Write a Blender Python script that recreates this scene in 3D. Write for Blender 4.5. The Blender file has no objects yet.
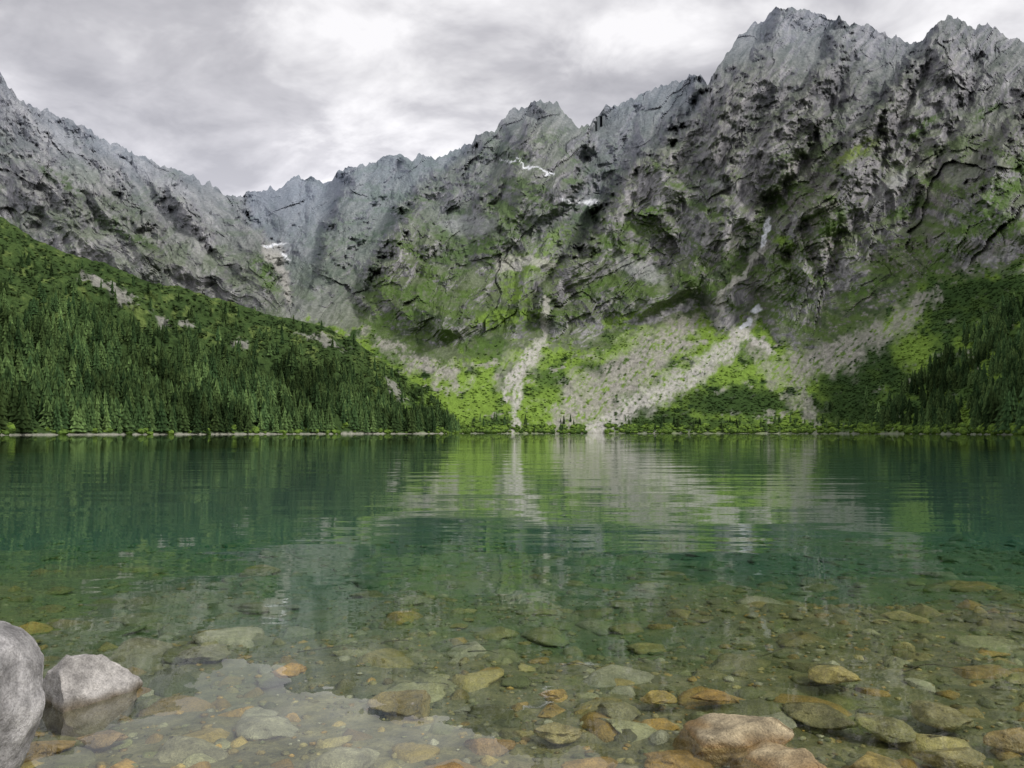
import bpy, math, numpy as np
from mathutils import Vector
import bmesh
rng=np.random.default_rng(7)
F=759.0; CH=1.7; HY=432.0
scene=bpy.context.scene
scene.view_settings.view_transform='Standard'
scene.view_settings.look='None'
scene.view_settings.exposure=0

# ------------------------------------------------------------ noise
_P=np.concatenate([rng.permutation(256)]*2).astype(np.int32)
_G=rng.normal(size=(256,3)).astype(np.float32); _G/=np.linalg.norm(_G,axis=1)[:,None]; _G*=1.6
_R=rng.random(256).astype(np.float32)
def pn(x,y,z):
    x=np.asarray(x,np.float32);y=np.asarray(y,np.float32);z=np.asarray(z,np.float32)
    xf=np.floor(x);yf=np.floor(y);zf=np.floor(z)
    X=xf.astype(np.int32)&255;Y=yf.astype(np.int32)&255;Z=zf.astype(np.int32)&255
    x=x-xf;y=y-yf;z=z-zf
    u=x*x*x*(x*(x*6-15)+10);v=y*y*y*(y*(y*6-15)+10);w=z*z*z*(z*(z*6-15)+10)
    out=0
    for i in (0,1):
        a=_P[(X+i)&255]; wu=u if i else 1-u
        for j in (0,1):
            b=_P[(a+Y+j)&255]; wv=v if j else 1-v
            for k in (0,1):
                g=_G[_P[(b+Z+k)&255]]; ww=w if k else 1-w
                out=out+(g[...,0]*(x-i)+g[...,1]*(y-j)+g[...,2]*(z-k))*(wu*wv*ww)
    return out
def pn2(x,y,s=0.37):
    x=np.asarray(x,np.float32);y=np.asarray(y,np.float32)
    xf=np.floor(x);yf=np.floor(y)
    X=xf.astype(np.int32)&255;Y=yf.astype(np.int32)&255
    x=x-xf;y=y-yf;S=int(s*100)&255
    u=x*x*x*(x*(x*6-15)+10);v=y*y*y*(y*(y*6-15)+10)
    out=0
    for i in (0,1):
        a=_P[(X+i+S)&255]; wu=u if i else 1-u
        for j in (0,1):
            g=_G[_P[(a+Y+j)&255]]; wv=v if j else 1-v
            out=out+(g[...,0]*(x-i)+g[...,1]*(y-j))*(wu*wv)
    return out*1.2
def fbm2(x,y,o=4,g=.55,s=0.3):
    t=0;a=1;n=0
    for i in range(o):
        t=t+a*pn2(x*2**i,y*2**i,s+i*.17);n+=a;a*=g
    return t/n*1.6
def facets(x,y,seed=0):
    """broken planar slabs: nearest jittered cell, each with its own offset and tilt -> (height, id value)"""
    x=np.asarray(x,np.float32);y=np.asarray(y,np.float32)
    xf=np.floor(x).astype(np.int32);yf=np.floor(y).astype(np.int32)
    best=np.full(x.shape,1e9,np.float32);h=np.zeros_like(best);idv=np.zeros_like(best)
    for i in (-1,0,1):
        for j in (-1,0,1):
            X=xf+i;Y=yf+j
            k=_P[(_P[(X+seed)&255]+(Y&255))&255];k2=_P[(k+91)&255];k3=_P[(k+17)&255]
            px=X+_R[k];py=Y+_R[k2];dx=x-px;dy=y-py;d=dx*dx+dy*dy
            hh=(_R[k3]-.5)*.40+ (_G[k,0]*dx*1.3+_G[k,1]*dy*.8)*.6
            m=d<best;best=np.where(m,d,best);h=np.where(m,hh,h);idv=np.where(m,_R[_P[(k+50)&255]],idv)
    return h,idv
def sst(a,b,x):
    t=np.clip((x-a)/(b-a),0,1);return t*t*(3-2*t)
def lerp(a,b,t): return a+(b-a)*t
def ip(x,pts):
    p=np.array(pts,float);return np.interp(x,p[:,0],p[:,1])
def smooth1(a,k):
    ker=np.hanning(k+2)[1:-1];ker/=ker.sum()
    return np.convolve(np.pad(a,k//2,mode='edge'),ker,mode='valid')[:len(a)]

# ------------------------------------------------------------ mesh helpers
def mesh_from(name,V,Fc,col=None,mat=None,smooth=True):
    V=np.asarray(V,np.float32).reshape(-1,3);Fc=np.asarray(Fc,np.int32);k=Fc.shape[1];n=len(Fc)
    me=bpy.data.meshes.new(name)
    me.vertices.add(len(V));me.vertices.foreach_set('co',V.ravel())
    me.loops.add(n*k);me.loops.foreach_set('vertex_index',Fc.ravel())
    me.polygons.add(n)
    me.polygons.foreach_set('loop_start',np.arange(0,n*k,k,dtype=np.int32))
    me.polygons.foreach_set('loop_total',np.full(n,k,np.int32))
    me.polygons.foreach_set('use_smooth',np.full(n,smooth,bool))
    me.update(calc_edges=True)
    if col is not None:
        c=np.ones((len(V),4),np.float32);c[:,:3]=np.asarray(col).reshape(-1,3)
        at=me.color_attributes.new('Col','FLOAT_COLOR','POINT');at.data.foreach_set('color',c.ravel())
    ob=bpy.data.objects.new(name,me);scene.collection.objects.link(ob)
    if mat: me.materials.append(mat)
    return ob
def grid_faces(r,c):
    i=np.arange(r*c).reshape(r,c)
    return np.stack([i[:-1,:-1],i[:-1,1:],i[1:,1:],i[1:,:-1]],-1).reshape(-1,4)
def grid_normals(P):
    du=np.gradient(P,axis=1);dv=np.gradient(P,axis=0)
    n=np.cross(du,dv);n/=np.linalg.norm(n,axis=-1,keepdims=True)+1e-9
    return n
def C(*a): return np.array(a,float)
def mixc(c,new,m): return c+(np.asarray(new)-c)*m[...,None]

# ------------------------------------------------------------ materials
def newmat(name):
    m=bpy.data.materials.new(name);m.use_nodes=True;nt=m.node_tree;nt.nodes.clear()
    out=nt.nodes.new('ShaderNodeOutputMaterial');return m,nt,out
def N(nt,t,**kw):
    n=nt.nodes.new(t)
    for k,v in kw.items():
        setattr(n,k,v)
    return n
def noise(nt,vec,scale,detail=5,rough=.6,dist=0):
    n=N(nt,'ShaderNodeTexNoise');n.inputs['Scale'].default_value=scale;n.inputs['Detail'].default_value=detail
    n.inputs['Roughness'].default_value=rough;n.inputs['Distortion'].default_value=dist
    nt.links.new(vec,n.inputs['Vector']);return n.outputs['Fac']
def maprange(nt,v,a,b,c,d):
    n=N(nt,'ShaderNodeMapRange');nt.links.new(v,n.inputs['Value'])
    for k,x in zip(('From Min','From Max','To Min','To Max'),(a,b,c,d)): n.inputs[k].default_value=x
    return n.outputs['Result']
def mth(nt,op,a,b=None):
    n=N(nt,'ShaderNodeMath',operation=op)
    for i,v in enumerate((a,b)):
        if v is None: continue
        if hasattr(v,'is_linked'): nt.links.new(v,n.inputs[i])
        else: n.inputs[i].default_value=v
    return n.outputs[0]
def vmul(nt,col,val):
    n=N(nt,'ShaderNodeVectorMath',operation='SCALE');nt.links.new(col,n.inputs[0]);nt.links.new(val,n.inputs['Scale']);return n.outputs[0]
def terrain_mat(name,s1,bump,lo=.7,hi=1.3,sc=(1,1,1),rot=(0,0,0)):
    m,nt,out=newmat(name)
    tc=N(nt,'ShaderNodeTexCoord').outputs['Object']
    mp=N(nt,'ShaderNodeMapping');mp.inputs['Scale'].default_value=sc;mp.inputs['Rotation'].default_value=rot;nt.links.new(tc,mp.inputs[0])
    at=N(nt,'ShaderNodeVertexColor',layer_name='Col').outputs['Color']
    n1=noise(nt,mp.outputs[0],s1,3,.75)
    b=N(nt,'ShaderNodeBsdfDiffuse')
    nt.links.new(vmul(nt,at,maprange(nt,n1,.3,.7,lo,hi)),b.inputs['Color'])
    bp=N(nt,'ShaderNodeBump');bp.inputs['Distance'].default_value=bump;bp.inputs['Strength'].default_value=1
    nt.links.new(n1,bp.inputs['Height']);nt.links.new(bp.outputs[0],b.inputs['Normal'])
    nt.links.new(b.outputs[0],out.inputs[0]);return m
mat_rock=terrain_mat('mountain_rock',.16,2.2,.75,1.25,(1,.6,.6),(0,.4,0))
mat_hill=terrain_mat('hill_vegetation',.3,2)
def foliage_mat(name,sc=.5):
    m,nt,out=newmat(name)
    at=N(nt,'ShaderNodeVertexColor',layer_name='Col').outputs['Color']
    b=N(nt,'ShaderNodeBsdfDiffuse')
    tc=N(nt,'ShaderNodeTexCoord').outputs['Object']
    nt.links.new(vmul(nt,at,maprange(nt,noise(nt,tc,sc,0,.7),.3,.7,.7,1.3)),b.inputs['Color']);nt.links.new(b.outputs[0],out.inputs[0]);return m
mat_fol=foliage_mat('conifer_foliage')
mat_bush=foliage_mat('shrub_foliage',.8)

def wet_mat(name,use_attr,scale,bump,wetspec=.3,basecols=None,wetz=.06):
    """stone / gravel; colour shifts to green with depth below the water line (absorption by lake water)"""
    m,nt,out=newmat(name)
    tc=N(nt,'ShaderNodeTexCoord').outputs['Object']
    geo=N(nt,'ShaderNodeNewGeometry');sep=N(nt,'ShaderNodeSeparateXYZ');nt.links.new(geo.outputs['Position'],sep.inputs[0])
    z=sep.outputs['Z']
    n1=noise(nt,tc,scale,4,.7,.0);n2=noise(nt,tc,scale*9,2,.7)
    if use_attr: base=N(nt,'ShaderNodeVertexColor',layer_name='Col').outputs['Color']
    else:
        r=N(nt,'ShaderNodeValToRGB');nt.links.new(n1,r.inputs[0]);cr=r.color_ramp
        cr.elements[0].position=.3;cr.elements[1].position=.7
        cr.elements[0].color=(*basecols[0],1);cr.elements[1].color=(*basecols[1],1);base=r.outputs[0]
    f=mth(nt,'MULTIPLY',maprange(nt,n1,.3,.7,.55,1.45),maprange(nt,n2,.3,.7,.7,1.3))
    col=vmul(nt,base,f)
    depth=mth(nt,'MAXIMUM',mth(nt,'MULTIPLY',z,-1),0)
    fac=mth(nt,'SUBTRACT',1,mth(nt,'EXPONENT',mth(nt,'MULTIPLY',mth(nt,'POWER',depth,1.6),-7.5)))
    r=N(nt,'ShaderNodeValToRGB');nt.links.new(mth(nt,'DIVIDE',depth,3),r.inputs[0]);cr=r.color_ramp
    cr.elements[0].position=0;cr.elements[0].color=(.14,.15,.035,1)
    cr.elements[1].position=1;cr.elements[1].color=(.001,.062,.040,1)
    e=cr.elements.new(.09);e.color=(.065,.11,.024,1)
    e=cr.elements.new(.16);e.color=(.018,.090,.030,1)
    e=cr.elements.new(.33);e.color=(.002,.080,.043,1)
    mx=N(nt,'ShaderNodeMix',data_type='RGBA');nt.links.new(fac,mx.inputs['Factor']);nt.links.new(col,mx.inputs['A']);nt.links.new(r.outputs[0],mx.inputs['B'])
    b=N(nt,'ShaderNodeBsdfPrincipled');b.inputs['Specular IOR Level'].default_value=wetspec
    wet=maprange(nt,z,wetz*.3,wetz,1,0)
    nt.links.new(maprange(nt,wet,0,1,.8,.4),b.inputs['Roughness'])
    nt.links.new(vmul(nt,mx.outputs['Result'],maprange(nt,wet,0,1,1.1,.9)),b.inputs['Base Color'])
    bp=N(nt,'ShaderNodeBump');bp.inputs['Distance'].default_value=bump
    nt.links.new(mth(nt,'ADD',n1,mth(nt,'MULTIPLY',n2,.3)),bp.inputs['Height']);nt.links.new(bp.outputs[0],b.inputs['Normal'])
    nt.links.new(b.outputs[0],out.inputs[0]);return m
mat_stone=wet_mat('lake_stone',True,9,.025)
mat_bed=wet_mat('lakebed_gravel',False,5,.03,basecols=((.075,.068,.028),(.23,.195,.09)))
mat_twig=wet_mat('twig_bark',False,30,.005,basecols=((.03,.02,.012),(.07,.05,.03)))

# ------------------------------------------------------------ far mountains (sheet A)
SKY=[(-420,120),(-300,70),(-200,20),(-120,30),(-60,55),(0,72),(12,90),(25,103),(45,108),(60,118),(80,125),(100,137),(120,147),(150,160),(170,168),(200,178),(222,192),(237,197),(255,192),(275,188),(290,177),(310,178),(322,183),(345,166),(360,168),(390,157),(420,155),(440,157),(465,147),(478,135),(495,128),(510,113),(525,103),(545,100),(558,105),(575,123),(590,125),(605,108),(625,103),(650,92),(680,80),(700,75),(708,85),(722,62),(735,40),(755,22),(775,10),(795,8),(812,10),(830,15),(850,22),(870,25),(890,35),(910,42),(922,42),(935,25),(950,17),(965,20),(975,25),(990,25),(1010,38),(1024,42),(1100,60),(1200,20),(1300,60),(1444,90)]
Y1=[(-420,330),(0,330),(200,335),(300,325),(370,335),(400,345),(440,362),(470,360),(500,350),(540,338),(580,352),(620,338),(660,322),(700,308),(722,335),(757,312),(780,348),(800,352),(830,345),(860,325),(900,298),(930,280),(960,275),(1000,268),(1024,262),(1200,235),(1444,200)]
D0=[(-420,900),(300,900),(440,840),(600,880),(800,820),(900,650),(1024,450),(1444,220)]
DS=[(-420,1500),(0,1900),(240,2400),(300,2450),(440,2250),(540,2050),(600,2150),(700,1950),(790,1870),(870,1850),(950,1750),(1024,1650),(1444,1200)]
cols=np.concatenate([np.arange(-420,-40,3.),np.arange(-40,1064,1.1),np.arange(1064,1444,3.)]);nc=len(cols);nr=430
ys0=ip(cols,SKY)
jag=np.zeros(nc)
for i,(w,a) in enumerate(((30,2.6),(13,2.8),(6,2.0),(2.8,.9))):
    q=pn2(cols/w,cols*0+i*3.3,.1*i); jag+=a*(1-np.abs(q)*2.6)
ys=ys0-jag*.8+2.0
ysm=smooth1(ys0,61)
y1=smooth1(ip(cols,Y1),15);d0=smooth1(ip(cols,D0),61);ds=smooth1(ip(cols,DS),61)
t1=np.clip((HY-y1)/F,0,.9);S=.58
d1=(S*d0+CH)/(S-t1)
yb=HY+CH*F/d0+0.8
v=np.linspace(0,1,nr)[:,None]
Yp=yb[None]+(ys-yb)[None]*v
Xp=np.broadcast_to(cols[None],Yp.shape).copy()
tt=(HY-Yp)/F
Dt=(S*d0[None]+CH)/(S-np.minimum(tt,t1[None]))
sw=np.clip((y1[None]-Yp)/(y1-ysm)[None],0,1.3)
wx=fbm2(Xp/18,Yp/18,4,.6,.2);wy=fbm2(Xp/18,Yp/18,4,.6,.9)
wl=fbm2(Xp/60,Yp/45,3,.5,.65)
rise=np.maximum(ds-smooth1(d1,61),250)[None]
Dw=d1[None]+rise*sw**1.15
def edge(pts,A,side,w=7,dec=110):
    p=np.array(pts,float);o=np.argsort(p[:,1]);xs=np.interp(Yp,p[o,1],p[o,0])
    d=(Xp-xs+wl*16+wx*9)*side
    fy=sst(p[:,1].max()+35,p[:,1].max()-45,Yp)*sst(-60,10,Yp-p[:,1].min())
    return -A*sst(-w,w,d)*np.exp(-np.maximum(d,0)/dec)*fy
off=edge([(708,80),(690,110),(655,150),(625,190),(590,235),(560,275),(545,300),(540,335)],420,1,12,130)
off+=edge([(478,135),(440,165),(415,200),(390,240),(370,290),(360,330)],360,1,12,120)
off+=edge([(240,190),(262,240),(280,275),(290,305)],480,-1,12,160)
off+=edge([(922,40),(890,90),(860,130),(835,170),(800,230),(775,280)],270,1,10,80)
off+=edge([(600,105),(585,150),(570,190),(560,210)],220,-1,10,60)
off+=edge([(850,20),(815,80),(770,130),(730,180),(700,230)],180,1,10,60)
off+=edge([(1024,110),(975,180),(950,230),(925,275)],190,1,10,80)
off+=edge([(90,130),(130,200),(170,250),(200,280)],200,-1,10,60)
off+=edge([(20,100),(60,170),(100,240)],180,-1,10,60)
off+=edge([(170,165),(200,215),(230,260)],150,-1,8,50)
off+=edge([(345,166),(330,220),(325,280)],240,1,10,55)
off+=edge([(540,100),(520,150),(490,200),(470,250)],160,1,10,50)
off+=edge([(660,150),(680,200),(660,260),(640,300)],130,-1,10,50)
off+=edge([(780,10),(745,60),(722,100),(700,150)],130,1,8,50)
# rock buttress standing above the central scree
off+=-120*np.exp(-(((Xp-430)/70)**2+((Yp-318)/22)**2)**1.5)
off+=-130*np.exp(-(((Xp-650)/60)**2+((Yp-290)/26)**2)**1.5)
def pdist(X,Y,pts):
    best=np.full(X.shape,1e9)
    for (ax,ay,aw),(bx,by,bw) in zip(pts[:-1],pts[1:]):
        vx,vy=bx-ax,by-ay;L=vx*vx+vy*vy+1e-6
        t=np.clip(((X-ax)*vx+(Y-ay)*vy)/L,0,1)
        d=np.hypot(X-ax-t*vx,Y-ay-t*vy)/(aw+(bw-aw)*t)
        best=np.minimum(best,d)
    return best
def gully(pts,A):
    return A*np.exp(-pdist(Xp+wx*6,Yp+wy*6,pts)**2)
offg=gully([(770,200,8),(760,235,8),(740,265,9),(716,292,9),(722,318,7)],60)
offg+=gully([(592,196,14),(575,235,12),(553,275,10),(543,340,8)],60)
offg+=gully([(262,225,12),(280,255,12),(287,305,10)],60)
offg+=gully([(757,270,8),(757,312,8)],50)
offg+=gully([(850,60,7),(830,120,8),(790,180,8),(772,205,8)],65)
offg+=gully([(930,60,7),(900,120,8),(870,190,8),(830,260,8)],65)
offg+=gully([(120,160,7),(170,215,8),(230,270,8)],50)
offg+=gully([(500,130,6),(505,180,7),(480,240,7),(450,290,7)],45)
offg+=gully([(400,165,6),(380,210,7),(350,270,8)],55)
offg+=gully([(60,125,6),(110,190,7),(150,240,7)],45)
offg+=gully([(640,110,6),(625,150,7),(600,190,7)],45)
offg+=gully([(980,60,6),(960,120,7),(930,180,7),(900,240,7)],50)
offg+=gully([(310,180,6),(300,220,7),(290,260,7)],50)
Dw2=Dw+(off+offg)*sst(0,.30,sw)
lim=d1[None]+rise*.20*sw
sf=90*sst(0,.3,sw)+1.
Dw2=lim+sf*np.logaddexp(0,np.clip((Dw2-lim)/sf,-30,60))-sf*np.log(2)*sst(.3,0,sw)
D=np.where(Yp>y1[None],Dt,Dw2)
UX=(Xp-512)/F*1800.; UZ=tt*1800.
WV=pn2(UX/170,UZ/170,.5)*45;WV2=pn2(UX/150,UZ/150,.8)*45
W3=pn2(UX/45,UZ/45,.25)*14
def relief(sl,lean):
    ux,uz,wv,wv2,w3_,x_,y_=(q[:,sl] for q in (UX,UZ,WV,WV2,W3,wx,wy))
    cx=ux-uz*lean; cz=uz+ux*lean*.35
    A=38;w=340.
    base=np.zeros_like(ux);prev=1
    for i in range(7):
        n=pn2((cx+wv+w3_)/w+i*7.1,(cz+wv2)/w*.42,.13*i)
        r=1-np.abs(n)*2.1
        if i<6: r=r*np.clip(prev,.35,1.2)
        base+=A*(r-.35);prev=.55+.6*r
        A*=.52;w*=.5
    A=15;w=150.
    c2x=ux+uz*lean*.55;c2z=uz
    for i in range(4):
        n=pn2((c2x+wv2)/w+3.1*i,(c2z+wv)/w*.5,.41+.13*i);base+=A*(.65-np.abs(n)*2.1);A*=.52;w*=.5
    tone=np.zeros_like(ux)
    for i,(cw,A) in enumerate(((190,26),(80,13),(36,6.0),(16,3.),(8,1.6))):
        h,idv=facets((cx+wv*.8+w3_+5*x_)/cw,(cz+wv2*.5+w3_*.7+6*y_)/(cw*1.5),i*37)
        base+=A*h;tone+=(idv-.5)*(.3,.35,.35,.35,.35)[i]
    fe=fbm2((cz+wv)/38,(cx+wv2)/150,5,.65,.14)
    crk=pn2((cx+w3_)/11,(cz+wv)/42,.7)+.5*pn2((c2x+w3_)/9,(c2z+wv2)/32,.2)
    stk=fbm2((cx+w3_)/16,(cz+wv)/75,4,.6,.5)
    return base,tone,fe,crk,stk
iA=np.searchsorted(cols,330);iB=np.searchsorted(cols,230)
RL=relief(slice(0,iA),-.8);RR=relief(slice(iB,nc),.7)
kk=sst(230,330,Xp)
fields=[]
for a_,b_ in zip(RL,RR):
    full=np.zeros_like(Xp);full[:,:iA]+=a_*(1-kk[:,:iA]);full[:,iB:]+=b_*kk[:,iB:];fields.append(full)
base,tone,fe,crk,stk=fields
low=sst(.0,.16,sw)
tal=fbm2(Xp/14,Yp/7,5,.6,.5)*3
disp=base*low+tal*(1-low)*sst(0,15,yb[None]-Yp)
Dd=D-disp
P=np.stack([Dd*(Xp-512)/F,Dd,CH+Dd*tt],-1)
nrm=grid_normals(P);nz=np.abs(nrm[...,2])
# ---- colours
fa=fbm2(Xp/60,Yp/60,5,.6,.11);fb=fbm2(Xp/9,Yp/9,4,.65,.33)
fd=fbm2(Xp/3.2,Yp/3.2,3,.7,.77)
one=np.ones(Xp.shape+(1,))
rock=C(.235,.23,.24)[None,None]*one
rock=mixc(rock,C(.37,.36,.365),sst(-.1,.5,stk+.3*fb)*.8)
rock=mixc(rock,C(.14,.142,.15),sst(.05,.5,-stk+fa*.4+.2*fd)*.7)
rock=mixc(rock,C(.085,.087,.093),sst(.3,.65,crk)*.65)
rock=rock*np.clip(1+.55*tone,.5,1.6)[...,None]
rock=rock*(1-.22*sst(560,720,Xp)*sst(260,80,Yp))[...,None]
warm=sst(620,820,Xp)*sst(120,240,Yp)
rock=mixc(rock,C(.33,.29,.285),warm*sst(-.2,.4,fa+.5*fb)*.6)
lowy=sst(60,300,Yp)
lft=1-.6*sst(420,260,Xp)
veg=sst(.50,.72,nz+.14*fb+.16*fa+.10*lowy)
rock=mixc(rock,C(.095,.13,.048),veg*(.3+.5*lowy)*lft)
gr2=sst(.17,.37,fa*.45+fe*.9+.25*fd+.22*lowy-.10)*(.4+.6*sst(.1,.35,nz))
rock=mixc(rock,C(.082,.13,.036),gr2*.85*sst(50,220,Yp)*lft)
gr3=sst(.20,.40,fe*-.9+fb*.4+.2*lowy-.04)*sst(150,280,Yp)*sst(-.1,.2,fa)
rock=mixc(rock,C(.045,.075,.028),gr3*.75*lft)
painted_haze=np.clip((Dw2+.35*off-1150)/1150,0,1)
col=rock
def ell(x,y,a,b,rot=0,soft=.35,wp=5):
    X=Xp+wx*wp-x;Y=Yp+wy*wp-y;c,s=math.cos(rot),math.sin(rot)
    return sst(1+soft,1-soft,np.hypot((X*c+Y*s)/a,(-X*s+Y*c)/b)+.35*fb)
def path(pts,soft=.3,wp=6):
    return sst(1+soft,1-soft,pdist(Xp+wx*wp,Yp+wy*wp,pts)+.25*fb)
G1=C(.16,.25,.045);G2=C(.080,.136,.034);G3=C(.034,.063,.021);SC=C(.42,.405,.375);SC2=C(.31,.295,.265)
for m,c in ((ell(530,265,34,14,-.2),G1),(ell(560,238,22,10,-.4),G1),(ell(430,296,45,8,.1),G2),(ell(400,318,30,6,-.2),G2),(ell(855,152,28,7,-.5),C(.15,.2,.05)),
            (path([(1040,160,12),(990,205,12),(955,240,12),(925,285,9)]),G2),(ell(1000,225,22,14),G2),(ell(740,255,22,8,-.7),G2),(ell(785,243,11,7),G1),
            (ell(790,300,26,6),G2),(ell(610,240,12,9),G2),(ell(505,318,40,7,-.15),G1),(ell(265,275,10,22,-.5),G2),(ell(480,345,30,9),G2),
            (ell(905,210,24,6,-.6),G2),(ell(830,225,26,8,-.7),G2),(ell(700,285,30,5,.5),G2),(ell(650,215,18,5,-.6),G2),(ell(440,280,30,6,-.3),G2),(ell(590,290,20,6,-.5),G2),
            (ell(380,230,24,5,-.6),G2*.8),(ell(120,230,40,7,.5),G2*.7),(ell(60,180,30,6,.6),G2*.7),(ell(920,130,30,4,-.6),G2*.8),(ell(990,110,20,4,-.6),G2*.8),
            (ell(620,320,30,5,-.3),G1),(ell(860,290,26,6,-.5),G2),(ell(515,290,16,12,.3),G1),(ell(470,250,40,6,-.3),G2),(ell(780,200,30,5,-.6),G2)):
    col=mixc(col,c,m*.85*sst(-.4,.25,fb+.6*fd+.1))
for m in (ell(720,184,16,3),ell(890,190,26,10,-.7),ell(470,225,30,10),ell(640,270,25,9,.4),ell(160,180,40,6,.5),ell(60,140,30,8,.6)): col=mixc(col,C(.4,.4,.41),m*.5)
for m in (path([(272,250,9),(285,275,4),(288,302,3)]),path([(548,300,3),(541,345,4)]),path([(500,265,8),(550,262,4)]),path([(764,240,2),(750,270,3),(722,295,3),(718,325,3)])): col=mixc(col,SC,m*.7)
ta=sst(-5,6,Yp-y1[None]+11*fb+8*wx+4*fd)
g=mixc(one*G1[None,None],G2,sst(-.1,.45,fa+.5*fb))
g=mixc(g,G3,sst(.15,.5,fbm2(Xp/26,Yp/14,4,.6,.66)+.35*fb-.1))
g=mixc(g,SC2,sst(.28,.5,fbm2(Xp/20,Yp/12,5,.7,.21))*.8)
rightside=sst(780,850,Xp)
g=mixc(g,G3*1.4,rightside*sst(-.3,.3,fbm2(Xp/30,Yp/16,4,.6,.3)+.15)*.8)
for m in (ell(600,368,22,9),ell(735,402,60,13),ell(650,415,40,8),ell(560,388,14,8),ell(690,425,60,6),ell(470,425,40,6),ell(870,372,62,22,-.5),ell(985,300,60,22,-.1),ell(850,410,50,10),ell(800,300,25,5)):
    g=mixc(g,G3,m*.85)
for m in (ell(450,420,30,16),ell(480,385,18,16),ell(560,350,30,7,-.3),ell(640,330,30,8,-.5),ell(550,405,22,18),ell(770,370,22,10),ell(620,350,26,7,-.4),ell(960,415,60,10,-.2),ell(915,350,22,18),ell(1000,395,50,8,-.4),ell(735,375,18,12),ell(895,325,20,10,-.5)):
    g=mixc(g,G1*1.15,m*.8)
streak=fbm2((Xp*.8+Yp*.6)/3.5,(Yp*.8-Xp*.5)/16,3,.6,.4)
for m,o in ((path([(375,335,7),(415,352,14),(450,372,14),(455,385,6)],.6,14),.85),
          (path([(695,315,10),(665,345,20),(625,375,24),(590,402,22),(560,425,14)],.7,16),.88),
          (path([(930,295,8),(895,325,12),(850,350,16),(800,365,12),(785,372,8)],.7,14),.8),
          (path([(800,372,8),(800,395,8),(818,430,8)],.5,10),.7),
          (path([(755,350,10),(780,385,7)],.5,10),.6),
          (path([(520,360,22),(500,385,8)],.5,12),.4),(ell(575,385,15,14),.5),(ell(830,352,30,12,-.4),.6)):
    g=mixc(g,SC2*(1+.35*fd[...,None]),np.clip(m*o*sst(-.45,.15,fd*.6+.8*streak+.4*fb+.15),0,1))
for m in (path([(541,338,5),(533,356,6),(517,375,6),(518,395,6),(513,415,4),(512,432,3)],.5,7),path([(528,352,4),(508,378,3),(505,400,2)],.45,7),
          path([(757,310,3),(748,328,6),(722,352,9),(690,377,10),(650,398,11),(610,422,9),(590,433,8)],.5,7),
          path([(745,335,5),(775,355,2)],.4,6)):
    g=mixc(g,SC*1.02*(1+.25*fd[...,None]),m*.85*sst(-.8,.0,fd+.5*streak))
col=col*(1-ta[...,None])+g*ta[...,None]
sh=sst(4,1,yb[None]-Yp+1.5*fd);col=mixc(col,C(.3,.29,.26),sh*.6)
col=mixc(col,C(.255,.295,.365),np.clip(painted_haze*.70,0,1)*(1-.85*ta))  # aerial haze painted into the vertex colour, bluer with distance
for m in (ell(590,202,12,2.8,0,.2,4),ell(566,200,7,1.8,.2,.2,4),path([(500,157,.9),(530,166,1.2),(552,178,.9)],.3,8),ell(766,226,3,9,.2,.2,3),ell(763,240,1.8,6,.3,.2,4),
          ell(757,309,5,3.5,0,.2,2),ell(746,325,3.5,8,.7,.2,4),ell(275,245,12,2.,.0,.2,5),ell(285,256,5,1.8,.2,.2,5)):
    col=mixc(col,C(.80,.82,.86),m*.9)
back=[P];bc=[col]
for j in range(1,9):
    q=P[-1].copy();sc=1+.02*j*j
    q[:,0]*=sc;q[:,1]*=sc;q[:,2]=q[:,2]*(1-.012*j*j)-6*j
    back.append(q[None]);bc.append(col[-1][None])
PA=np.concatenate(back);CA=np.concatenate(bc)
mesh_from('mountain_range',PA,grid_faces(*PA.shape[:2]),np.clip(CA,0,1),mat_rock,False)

# ------------------------------------------------------------ forested hill (sheet B)
CREST=[(-420,120),(-200,150),(-100,170),(0,216),(30,235),(60,250),(100,263),(150,280),(200,295),(250,308),(280,315),(300,318),(330,327),(360,345),(395,370),(420,386),(440,402),(455,424),(464,436)]
D0B=[(-420,180),(-100,330),(0,400),(200,520),(400,700),(464,800)]
cb=np.arange(-420,464,1.6);nb=len(cb);nrb=230
yc=ip(cb,CREST)-1.5*fbm2(cb/9,cb*0,4)-1.2*fbm2(cb/40,cb*0,3)
d0b=smooth1(ip(cb,D0B),31)
ybb=HY+CH*F/d0b+.8
vb=np.linspace(0,1,nrb)[:,None]
Yb=ybb[None]+(np.minimum(yc,ybb-1)-ybb)[None]*vb;Xb=np.broadcast_to(cb[None],Yb.shape).copy()
tb=(HY-Yb)/F
Db=(.55*d0b[None]+CH)/(.55-np.minimum(tb,.45))
PB=np.stack([Db*(Xb-512)/F,Db,CH+Db*tb],-1)
bump=fbm2(PB[...,0]/70,PB[...,1]/70,6,.6,.4)*16*sst(0,.15,vb)
PB[...,2]+=bump*.6*(1-.6*sst(.85,1,vb));PB[...,1]-=bump
h1=fbm2(Xb/40,Yb/22,5,.6,.15);h2=fbm2(Xb/7,Yb/5,4,.65,.45);h3=fbm2(Xb/16,Yb/9,4,.65,.8)
cB=np.ones(Xb.shape+(1,))*C(.05,.085,.028)[None,None]
up=sst(.45,.75,vb+.2*h1)
cB=mixc(cB,C(.068,.108,.034),up*sst(-.3,.4,h2+h1))
cB=mixc(cB,C(.15,.20,.06),sst(.2,.5,h3+.3*h1)*up*.7)
cB=mixc(cB,C(.03,.052,.02),sst(.0,.35,h2-.3*h1)*.85)
cB=mixc(cB,C(.12,.20,.042),sst(360,415,Xb)*sst(-.2,.3,h3)*.7)
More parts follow.
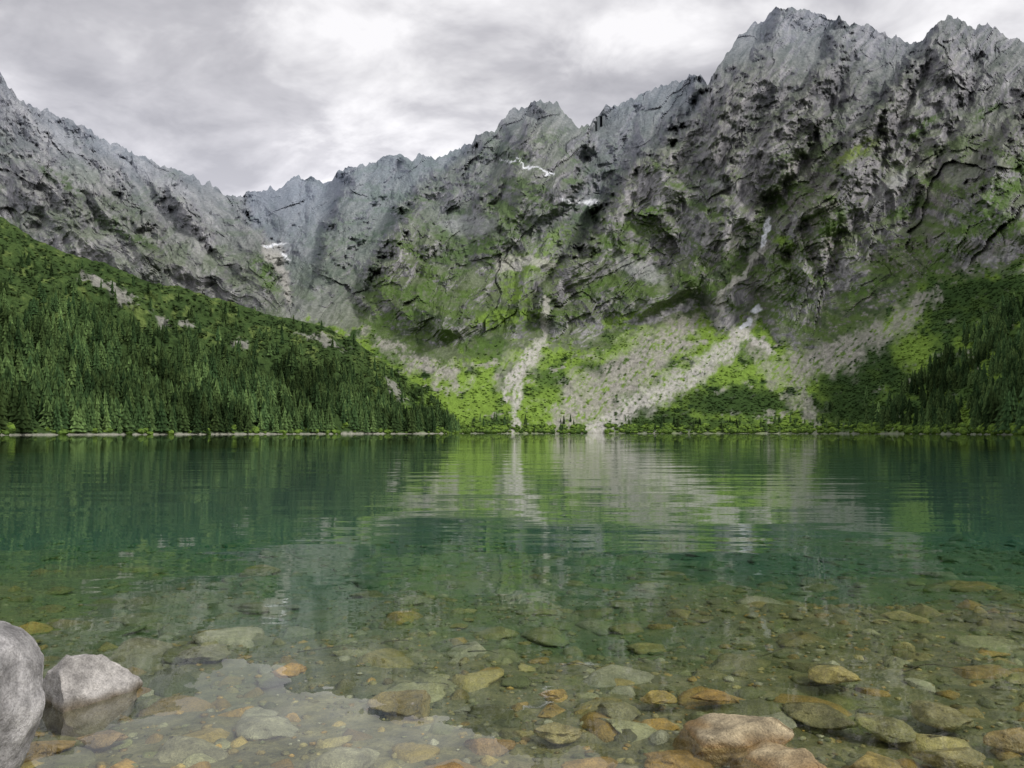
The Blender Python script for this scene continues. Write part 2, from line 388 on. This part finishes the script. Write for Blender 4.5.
def ellb(x,y,a,b,rot=0):
    X=Xb+h2*7-x;Y=Yb+h3*5-y;c,s=math.cos(rot),math.sin(rot)
    return sst(1.3,.7,np.hypot((X*c+Y*s)/a,(-X*s+Y*c)/b)+.6*h2)
for e in ((110,290,20,4,.3),(125,300,12,4,.3),(185,325,8,3,.3),(90,283,10,3,.2),(240,345,8,3,.4),(395,388,14,3,.9),(330,345,16,3,.4),(305,335,12,3,.3),(160,315,8,3,.3)):
    cB=mixc(cB,C(.3,.29,.27),ellb(*e)*.75)
shb=sst(3.2,1.2,ybb[None]-Yb+1.0*h2);cB=mixc(cB,C(.36,.35,.30),shb*.8)
bk=[PB];bcc=[cB]
for j in range(1,7):
    q=PB[-1].copy();sc=1+.015*j*j;q[:,0]*=sc;q[:,1]*=sc;q[:,2]=q[:,2]*(1-.02*j*j)-3*j
    bk.append(q[None]);bcc.append(cB[-1][None])
PBB=np.concatenate(bk);CBB=np.concatenate(bcc)
mesh_from('wooded_hill',PBB,grid_faces(*PBB.shape[:2]),np.clip(CBB,0,1),mat_hill)

# ------------------------------------------------------------ instancing by merging
def merge(protos,pos,scale,rot,pc,sz=None):
    Vs=[];Fs=[];Cs=[];o=0
    n=len(pos);pick=rng.integers(0,len(protos),n)
    for pi,(V,Fc,sh) in enumerate(protos):
        id=np.where(pick==pi)[0]
        if len(id)==0: continue
        c,s=np.cos(rot[id])[:,None],np.sin(rot[id])[:,None]
        sx=scale[id][:,None]; szz=(sz[id] if sz is not None else scale[id])[:,None]
        x=V[None,:,0]*sx;y=V[None,:,1]*sx;z=V[None,:,2]*szz
        W=np.stack([x*c-y*s,x*s+y*c,z],-1)+pos[id][:,None]
        Vs.append(W.reshape(-1,3));k=len(V)
        Fs.append((Fc[None]+(np.arange(len(id))*k)[:,None,None]+o).reshape(-1,Fc.shape[1]));o+=k*len(id)
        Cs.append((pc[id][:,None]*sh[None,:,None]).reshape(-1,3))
    return np.concatenate(Vs),np.concatenate(Fs),np.concatenate(Cs)
def spruce(tiers,n,seed):
    r=np.random.default_rng(seed);V=[];Fc=[];sh=[]
    for k in range(5):
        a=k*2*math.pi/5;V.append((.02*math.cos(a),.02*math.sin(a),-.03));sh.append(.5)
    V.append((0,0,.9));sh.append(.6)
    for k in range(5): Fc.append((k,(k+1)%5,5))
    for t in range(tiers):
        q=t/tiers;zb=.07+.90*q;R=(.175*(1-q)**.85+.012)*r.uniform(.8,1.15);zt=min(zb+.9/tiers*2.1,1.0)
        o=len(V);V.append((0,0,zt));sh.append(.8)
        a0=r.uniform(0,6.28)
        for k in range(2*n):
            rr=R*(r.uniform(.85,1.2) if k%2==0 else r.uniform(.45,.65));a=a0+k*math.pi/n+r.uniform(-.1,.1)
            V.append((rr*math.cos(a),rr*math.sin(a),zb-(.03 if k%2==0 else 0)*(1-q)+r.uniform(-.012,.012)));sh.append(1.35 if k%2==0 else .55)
        for k in range(2*n): Fc.append((o,o+1+k,o+1+(k+1)%(2*n)))
    return np.array(V),np.array(Fc),np.array(sh)
sp=[spruce(8,4,i) for i in range(6)]
def pickpts(P,w,n):
    w=w.ravel()/w.sum();id=rng.choice(len(w),n,replace=False,p=w);return P.reshape(-1,3)[id],id
dens=np.clip(sst(.78,.30,vb+.32*h1+.15*h2)*sst(1.0,4,ybb[None]-Yb),0,1)
dens*=1-.85*sst(340,420,Xb)*sst(.2,.5,vb)
dens=dens*(.04+sst(-.15,.25,h3+.3*h2))+.03*sst(1,4,ybb[None]-Yb)*(vb<.97)
rocky=(cB[...,0]>.2);dens[rocky]=0
pL,idL=pickpts(PB,dens,6300)
hL=rng.uniform(7,20,len(pL))*(1.18-.55*vb.repeat(nb,1).ravel()[idL])
line=ip(Xp,[(860,440),(880,415),(930,362),(980,325),(1024,300),(1100,280),(1444,240)])
dr=sst(-5,15,Yp-line+10*fb)*sst(-.3,.3,fbm2(Xp/25,Yp/14,4,.6,.9)+.1)*sst(1.5,5,yb[None]-Yp)*(Xp>860)
dr=dr+.05*(Xp>830)*(Xp<900)*(Yp>395)*(yb[None]-Yp>2)
pR,_=pickpts(P,dr,2700);hR=rng.uniform(7,17,len(pR))
near=(Xp>975)*(yb[None]-Yp>1.5)*(yb[None]-Yp<16)*(.1+sst(0,.3,fbm2(Xp/14,Yp*0,2)))
pR2,_=pickpts(P,near,130);hR2=rng.uniform(16,30,len(pR2))
ds_=(Xp>440)*(Xp<860)*(yb[None]-Yp>1.5)*(yb[None]-Yp<14)*sst(.2,.6,fb+.3)*(np.abs(Xp-600)>25)
pC,_=pickpts(P,ds_*1.,110);hC=rng.uniform(5,11,len(pC))
pos=np.concatenate([pL,pR,pR2,pC]);hh=np.concatenate([hL,hR,hR2,hC]);n=len(pos)
tint=rng.random((n,1));pc=lerp(C(.027,.052,.020),C(.078,.122,.040),tint**1.5)
clump=fbm2(pos[:,0]/55,pos[:,1]/55,4,.6,.3)
pc=pc*np.clip(1.05+1.1*clump,.5,1.9)[:,None]
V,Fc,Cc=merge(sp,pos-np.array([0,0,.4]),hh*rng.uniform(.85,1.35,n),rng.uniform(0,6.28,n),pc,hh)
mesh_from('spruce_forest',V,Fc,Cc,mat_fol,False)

def blob(seed,sub=1,flat=.6,jit=.3):
    bm=bmesh.new();bmesh.ops.create_icosphere(bm,subdivisions=sub,radius=1)
    r=np.random.default_rng(seed)
    V=np.array([v.co[:] for v in bm.verts]);Fc=np.array([[v.index for v in f.verts] for f in bm.faces]);bm.free()
    V=V*(1+jit*r.uniform(-1,1,(len(V),1)));V[:,2]=V[:,2]*flat+.25
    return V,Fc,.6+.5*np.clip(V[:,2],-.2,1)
bl=[blob(i,2,.65,.28) for i in range(5)]
bl1=[blob(10+i,1,.6,.35) for i in range(5)]
du=np.clip(up,0,1)*(.1+sst(-.2,.3,h2))*(vb<.99)*(~rocky)
p1,i1=pickpts(PB,du,6000)
taw=ta*sst(2,5,yb[None]-Yp)*((g[...,1]>g[...,0]*1.35))
wz=taw*((Xp>360)&(Xp<1100))
p2,i2=pickpts(P,wz*(.2+sst(0,.4,fb)+.5*(g[...,1]<.12)),8000)
c1=cB.reshape(-1,3)[i1];c2=g.reshape(-1,3)[i2]
w3=(Xp>430)*(Xp<1100)*(yb[None]-Yp>1.2)*(yb[None]-Yp<9)*(.15+sst(-.1,.3,fbm2(Xp/22,Yp*0,3)))
w3=w3*(1-(np.abs(Xp-597)<9))
p3,_=pickpts(P,w3*1.,1400)
w4=(ybb[None]-Yb>1.2)*(ybb[None]-Yb<7+22*sst(25,5,Xb))*(.15+sst(-.1,.3,fbm2(Xb/22,Yb*0,3)))
p4,_=pickpts(PB,w4*1.,500)
pos=np.concatenate([p1,p2]);n=len(pos)
sz=rng.uniform(.7,2.0,n)
pc=np.concatenate([c1*rng.uniform(.8,1.2,(len(p1),1)),c2*rng.uniform(.7,1.1,(len(p2),1))])
V,Fc,Cc=merge(bl1,pos-np.array([0,0,.25]),sz,rng.uniform(0,6.28,n),pc,sz*rng.uniform(.7,1.2,n))
mesh_from('dwarf_pine_thicket',V,Fc,Cc,mat_bush,False)
pos=np.concatenate([p3,p4]);n=len(pos)
sz=np.concatenate([rng.uniform(1.3,3.4,len(p3)),rng.uniform(1.2,2.8,len(p4))])
pc=lerp(C(.06,.105,.028),C(.16,.25,.045),rng.random((n,1)))
V,Fc,Cc=merge(bl,pos,sz,rng.uniform(0,6.28,n),pc,sz*rng.uniform(.8,1.4,n))
mesh_from('shoreline_bushes',V,Fc,Cc,mat_bush,False)

# ------------------------------------------------------------ lake bed
BZ=[(-60,6),(-8,.9),(0,.22),(1.6,.05),(2.6,-.03),(3.5,-.09),(5,-.16),(7,-.25),(10,-.42),(15,-.72),(22,-1.2),(35,-2.1),(60,-3.6),(120,-6),(200,-10),(4000,-10)]
_by=np.linspace(-60,240,3001);_bz=smooth1(ip(_by,BZ),21)
def bedz(x,y):
    z=np.interp(y,_by,_bz)
    nn=fbm2(x/1.7,y/1.7,4,.55,.2)*.05+fbm2(x/.25,y/.25,2,.5,.6)*.008+fbm2(x/5,y/5,2,.5,.9)*.07*sst(3,8,y)
    return z+nn*np.clip(1+np.abs(y)*.05,1,2)
yy=np.concatenate([np.linspace(-60,0,40)[:-1],np.linspace(0,14,280)[:-1],np.geomspace(14,3000,130)])
uu=np.linspace(-1,1,360)
hw=np.maximum(8+np.abs(yy)*1.4,8)
X=hw[:,None]*uu[None];Y=np.broadcast_to(yy[:,None],X.shape)
Z=bedz(X,Y)
mesh_from('lakebed_ground',np.stack([X,Y,Z],-1),grid_faces(*X.shape),None,mat_bed)

# ------------------------------------------------------------ stones
def rockshape(seed,sub,flat=.55,rough=.28,ang=0.0):
    bm=bmesh.new();bmesh.ops.create_icosphere(bm,subdivisions=sub,radius=1)
    V=np.array([v.co[:] for v in bm.verts]);Fc=np.array([[v.index for v in f.verts] for f in bm.faces]);bm.free()
    r=np.random.default_rng(seed)
    o=r.uniform(0,50,3)
    d=1+rough*pn(V[:,0]*.9+o[0],V[:,1]*.9+o[1],V[:,2]*.9+o[2])*1.6+rough*.35*pn(V[:,0]*2.6+o[1],V[:,1]*2.6+o[2],V[:,2]*2.6+o[0])
    V=V*d[:,None]
    for _ in range(int(ang)):
        nn=r.normal(size=3);nn[2]=abs(nn[2])*.8;nn/=np.linalg.norm(nn);off=r.uniform(.38,.68)
        q=V@nn-off;V=V-np.where(q>0,q*.94,0)[:,None]*nn[None]
    if sub>=4:
        e=V/np.linalg.norm(V,axis=1,keepdims=True)
        V=V+e*(rough*.16*pn(V[:,0]*5+o[0],V[:,1]*5,V[:,2]*5)+rough*.08*pn(V[:,0]*13,V[:,1]*13+o[1],V[:,2]*13)+.012*pn(V[:,0]*30,V[:,1]*30+o[1],V[:,2]*30))[:,None]
    V[:,0]*=r.uniform(.95,1.35);V[:,2]*=flat
    return V,Fc,np.ones(len(V))
PAL=np.array([(.40,.235,.05),(.48,.29,.06),(.36,.26,.08),(.28,.235,.09),(.18,.18,.07),(.30,.28,.15),(.13,.13,.055),(.42,.34,.13),(.44,.41,.28),(.24,.15,.05),(.16,.14,.06)])
def scatter(n,dmin,dmax,smin,smax,power,spread=1.0):
    y=dmin+(dmax-dmin)*rng.random(n)**power;x=(rng.random(n)*2-1)*(2.2+y*.78)*spread
    s=smin*(smax/smin)**(rng.random(n)**1.6)
    z=bedz(x,y)+s*.06
    return np.stack([x,y,z],-1),s
protoS=[rockshape(i,3,rng.uniform(.25,.45),.38,6) for i in range(10)]
protoM=[rockshape(20+i,2,rng.uniform(.3,.55),.36,4) for i in range(8)]
protoP=[rockshape(40+i,1,.6,.3) for i in range(5)]
VV=[];FF=[];CC=[];o=0
for (n,a,b,s0,s1,pw,pr) in ((760,2.3,19,.10,.30,1.0,protoS),(3600,2.0,18,.035,.12,1.0,protoM),(8000,1.0,10,.010,.035,.9,protoP)):
    pos,s=scatter(n,a,b,s0,s1,pw)
    top=pos[:,2]+s*.42
    pos[:,2]-=np.where(pos[:,1]>2.8,np.maximum(top+.02,0),0)
    pc=PAL[rng.integers(0,len(PAL),n)]*rng.uniform(.5,1.25,(n,1))
    V,Fc,Cc=merge(pr,pos,s,rng.uniform(0,6.28,n),pc,s*rng.uniform(.6,1.1,n))
    VV.append(V);FF.append(Fc+o);CC.append(Cc);o+=len(V)
mesh_from('lakebed_stones',np.concatenate(VV),np.concatenate(FF),np.concatenate(CC),mat_stone)

def world_at(x,y,z):
    D=(CH-z)*F/(y-HY);return D*(x-512)/F,D
def hero(name,x,y,wpx,col,seed,top=.0,flat=.5,ang=4,asp=1.,rot=0.,rough=.25,sub=5,band=1.):
    X,Y=world_at(x,y,min(top*.5,0) if top<0 else top*.4)
    w=wpx*Y/F
    V,Fc,_=rockshape(seed,sub,flat,rough,ang)
    V[:,1]*=asp
    c,s=math.cos(rot),math.sin(rot);V[:,:2]=np.stack([V[:,0]*c-V[:,1]*s,V[:,0]*s+V[:,1]*c],-1)
    ex=(V[:,0].max()-V[:,0].min());V*=w/ex
    V[:,2]+=top-V[:,2].max();V[:,0]+=X-(V[:,0].max()+V[:,0].min())/2;V[:,1]+=Y-(V[:,1].max()+V[:,1].min())/2
    n=pn(V[:,0]*6,V[:,1]*6,V[:,2]*6);n2=pn(V[:,0]*22,V[:,1]*22,V[:,2]*22)
    cc=np.array(col)[None]*(1+.4*n[:,None]+.25*n2[:,None])
    if top>0:
        d=sst(.0,.055,V[:,2]+.03*n);dk=lerp(C(.10,.085,.06),C(.26,.16,.055),band);cc=cc*d[:,None]+dk[None]*(1-d)[:,None]
    return mesh_from(name,V,Fc,cc,mat_stone)
V,Fc,_=rockshape(3,6,1,.14,4)
V/=np.abs(V).max(0);V*=np.array([.54,.7,.62]);n=pn(V[:,0]*5,V[:,1]*5,V[:,2]*5);n2=pn(V[:,0]*24,V[:,1]*24,V[:,2]*24)
V+=np.array([-2.96,3.62,.31])
mesh_from('granite_boulder',V,Fc,C(.27,.262,.26)[None]*(1+.5*n[:,None]+.3*n2[:,None]),mat_stone)
hero('shore_rock',81,678,98,(.31,.295,.28),31,top=.29,flat=.8,ang=12,rough=.3,band=.1)
hero('shore_rock',728,724,116,(.32,.265,.17),14,top=.11,flat=.5,ang=8,band=.8)
hero('shore_rock',789,764,98,(.32,.26,.16),37,top=.06,flat=.4,ang=8,band=.8)
hero('shore_rock',455,768,94,(.30,.2,.09),19,top=.012,flat=.4,ang=6)
for i,(x,y,w,c) in enumerate(((150,636,72,(.22,.20,.13)),(288,662,34,(.46,.26,.06)),(490,735,52,(.26,.15,.05)),(678,752,70,(.32,.19,.06)),(885,714,58,(.24,.21,.09)),
      (940,702,52,(.24,.20,.09)),(398,692,64,(.30,.22,.09)),(1006,727,52,(.36,.24,.09)),(120,682,52,(.24,.14,.05)),(205,640,50,(.22,.2,.12)),(552,686,28,(.46,.28,.06)),
      (658,688,36,(.40,.28,.08)),(832,664,50,(.40,.31,.11)),(820,705,60,(.2,.17,.08)),(345,748,70,(.32,.29,.18)),(190,742,80,(.28,.25,.15)),(560,722,54,(.29,.23,.10)),(620,700,44,(.2,.18,.09)),(875,752,54,(.36,.25,.08)),(950,745,70,(.30,.24,.10)),(710,690,40,(.36,.21,.06)),(270,715,70,(.28,.26,.17)),(40,740,60,(.32,.2,.07)),(100,730,50,(.25,.16,.07)),(590,757,60,(.36,.22,.07)),(530,760,50,(.25,.21,.1)))):
    hero('submerged_rock',x,y,w,c,60+i,top=-.03 if y>660 else -.08,flat=.32,ang=6,rot=rng.uniform(-.3,.3),sub=4,rough=.32)

cu=bpy.data.curves.new('sunken_twigs','CURVE');cu.dimensions='3D';cu.bevel_depth=.006;cu.bevel_resolution=2
for (x,y,L_,a) in ((450,640,.5,.2),(470,648,.35,-.6),(640,655,.4,.5),(835,735,.5,1.2),(850,720,.4,.7),(380,640,.35,.1),(560,665,.3,-.3),(760,650,.4,.1),(300,650,.5,.3),(900,670,.5,-.2)):
    X,Y=world_at(x,y,-.15);s=cu.splines.new('POLY');s.points.add(9)
    for i in range(10):
        t=i/9;px=X+L_*t*math.cos(a)+.02*math.sin(t*7+x);py=Y+L_*t*math.sin(a)+.03*math.cos(t*5+y)
        s.points[i].co=(px,py,float(bedz(np.array([px]),np.array([py]))[0])+.05+.03*math.sin(t*3),1);s.points[i].radius=1-.75*t
cu.materials.append(mat_twig)
scene.collection.objects.link(bpy.data.objects.new('sunken_twigs',cu))

# ------------------------------------------------------------ lake water
m,nt,out=newmat('lake_water')
tc=N(nt,'ShaderNodeTexCoord').outputs['Object']
def wav(sx,sy,rot,detail=3,rough=.5,dist=.0):
    mp=N(nt,'ShaderNodeMapping');mp.inputs['Scale'].default_value=(sx,sy,1);mp.inputs['Rotation'].default_value=(0,0,rot)
    nt.links.new(tc,mp.inputs['Vector']);return noise(nt,mp.outputs[0],1,detail,rough,dist)
w1=wav(.8,2.0,.08,1);w2=wav(3.5,7,-.12,1);w3=wav(.12,.45,.05,1);patch=maprange(nt,wav(.02,.06,.1,1),.35,.65,.4,1.0)
h=mth(nt,'ADD',mth(nt,'ADD',mth(nt,'MULTIPLY',w1,.0075),mth(nt,'MULTIPLY',w2,.0007)),mth(nt,'MULTIPLY',w3,.045))
h=mth(nt,'MULTIPLY',h,patch)
bp=N(nt,'ShaderNodeBump');bp.inputs['Strength'].default_value=1;bp.inputs['Distance'].default_value=1.0
nt.links.new(h,bp.inputs['Height'])
# air-to-water Fresnel for both sides of the single sheet (no refraction is traced, so no total internal reflection)
geo=N(nt,'ShaderNodeNewGeometry')
ior=maprange(nt,geo.outputs['Backfacing'],0,1,1.6,1/1.6)
fr=N(nt,'ShaderNodeFresnel');nt.links.new(ior,fr.inputs['IOR']);nt.links.new(bp.outputs[0],fr.inputs['Normal'])
tr=N(nt,'ShaderNodeBsdfTransparent');tr.inputs[0].default_value=(.95,1,.95,1)
gl=N(nt,'ShaderNodeBsdfGlossy');gl.inputs['Roughness'].default_value=.008;gl.inputs['Color'].default_value=(1,1,1,1);nt.links.new(bp.outputs[0],gl.inputs['Normal'])
mx=N(nt,'ShaderNodeMixShader');nt.links.new(fr.outputs[0],mx.inputs[0]);nt.links.new(tr.outputs[0],mx.inputs[1]);nt.links.new(gl.outputs[0],mx.inputs[2])
nt.links.new(mx.outputs[0],out.inputs[0])
mesh_from('lake_water',[(-3000,-40,0),(3000,-40,0),(3000,1500,0),(-3000,1500,0)],[(0,1,2,3)],None,m)

# ------------------------------------------------------------ sky, sun
SE,SR=math.radians(42),math.radians(118)
wd=bpy.data.worlds.new('World');scene.world=wd;wd.use_nodes=True;nt=wd.node_tree;nt.nodes.clear()
out=N(nt,'ShaderNodeOutputWorld')
sk=N(nt,'ShaderNodeTexSky',sky_type='NISHITA');sk.sun_disc=False;sk.sun_elevation=SE;sk.sun_rotation=SR
b1=N(nt,'ShaderNodeBackground');b1.inputs[1].default_value=.1;nt.links.new(sk.outputs[0],b1.inputs[0])
tc=N(nt,'ShaderNodeTexCoord').outputs['Generated']
sp_=N(nt,'ShaderNodeSeparateXYZ');nt.links.new(tc,sp_.inputs[0])
zz=mth(nt,'ADD',mth(nt,'MAXIMUM',sp_.outputs[2],0),.32)
cb_=N(nt,'ShaderNodeCombineXYZ');nt.links.new(mth(nt,'DIVIDE',sp_.outputs[0],zz),cb_.inputs[0]);nt.links.new(mth(nt,'DIVIDE',sp_.outputs[1],zz),cb_.inputs[1])
mp=N(nt,'ShaderNodeMapping');mp.inputs['Rotation'].default_value=(0,0,.8);mp.inputs['Scale'].default_value=(1.2,1.6,1);mp.inputs['Location'].default_value=(2.9,.2,0);nt.links.new(cb_.outputs[0],mp.inputs[0])
c1=noise(nt,mp.outputs[0],1.3,5,.5,.3);c2=noise(nt,mp.outputs[0],4.0,5,.60,.3)
cf=mth(nt,'ADD',mth(nt,'MULTIPLY',c1,.66),mth(nt,'MULTIPLY',c2,.34))
r=N(nt,'ShaderNodeValToRGB');nt.links.new(cf,r.inputs[0]);cr_=r.color_ramp
cr_.elements[0].position=.38;cr_.elements[0].color=(.36,.355,.385,1)
cr_.elements[1].position=.59;cr_.elements[1].color=(.93,.915,.93,1)
e=cr_.elements.new(.48);e.color=(.54,.53,.56,1)
hb=maprange(nt,sp_.outputs[2],.26,.42,1.6,.97)
b2=N(nt,'ShaderNodeBackground');b2.inputs[1].default_value=1.15;nt.links.new(vmul(nt,r.outputs[0],hb),b2.inputs[0])
ms=N(nt,'ShaderNodeMixShader');ms.inputs[0].default_value=.93
nt.links.new(b1.outputs[0],ms.inputs[1]);nt.links.new(b2.outputs[0],ms.inputs[2]);nt.links.new(ms.outputs[0],out.inputs[0])
L=bpy.data.lights.new('sun','SUN');L.energy=2.4;L.angle=math.radians(10);L.color=(1,.96,.9)
lo=bpy.data.objects.new('sun',L);scene.collection.objects.link(lo)
d=Vector((math.sin(SR)*math.cos(SE),math.cos(SR)*math.cos(SE),math.sin(SE)))
lo.rotation_euler=d.to_track_quat('Z','Y').to_euler();lo.location=(0,-20,60)

cam=bpy.data.cameras.new('camera');cam.sensor_width=36;cam.lens=F/1024*36;cam.shift_y=48/1024;cam.clip_end=20000;cam.clip_start=.05
co=bpy.data.objects.new('camera',cam);scene.collection.objects.link(co);co.location=(0,0,CH);co.rotation_euler=(math.radians(90),0,0)
scene.camera=co
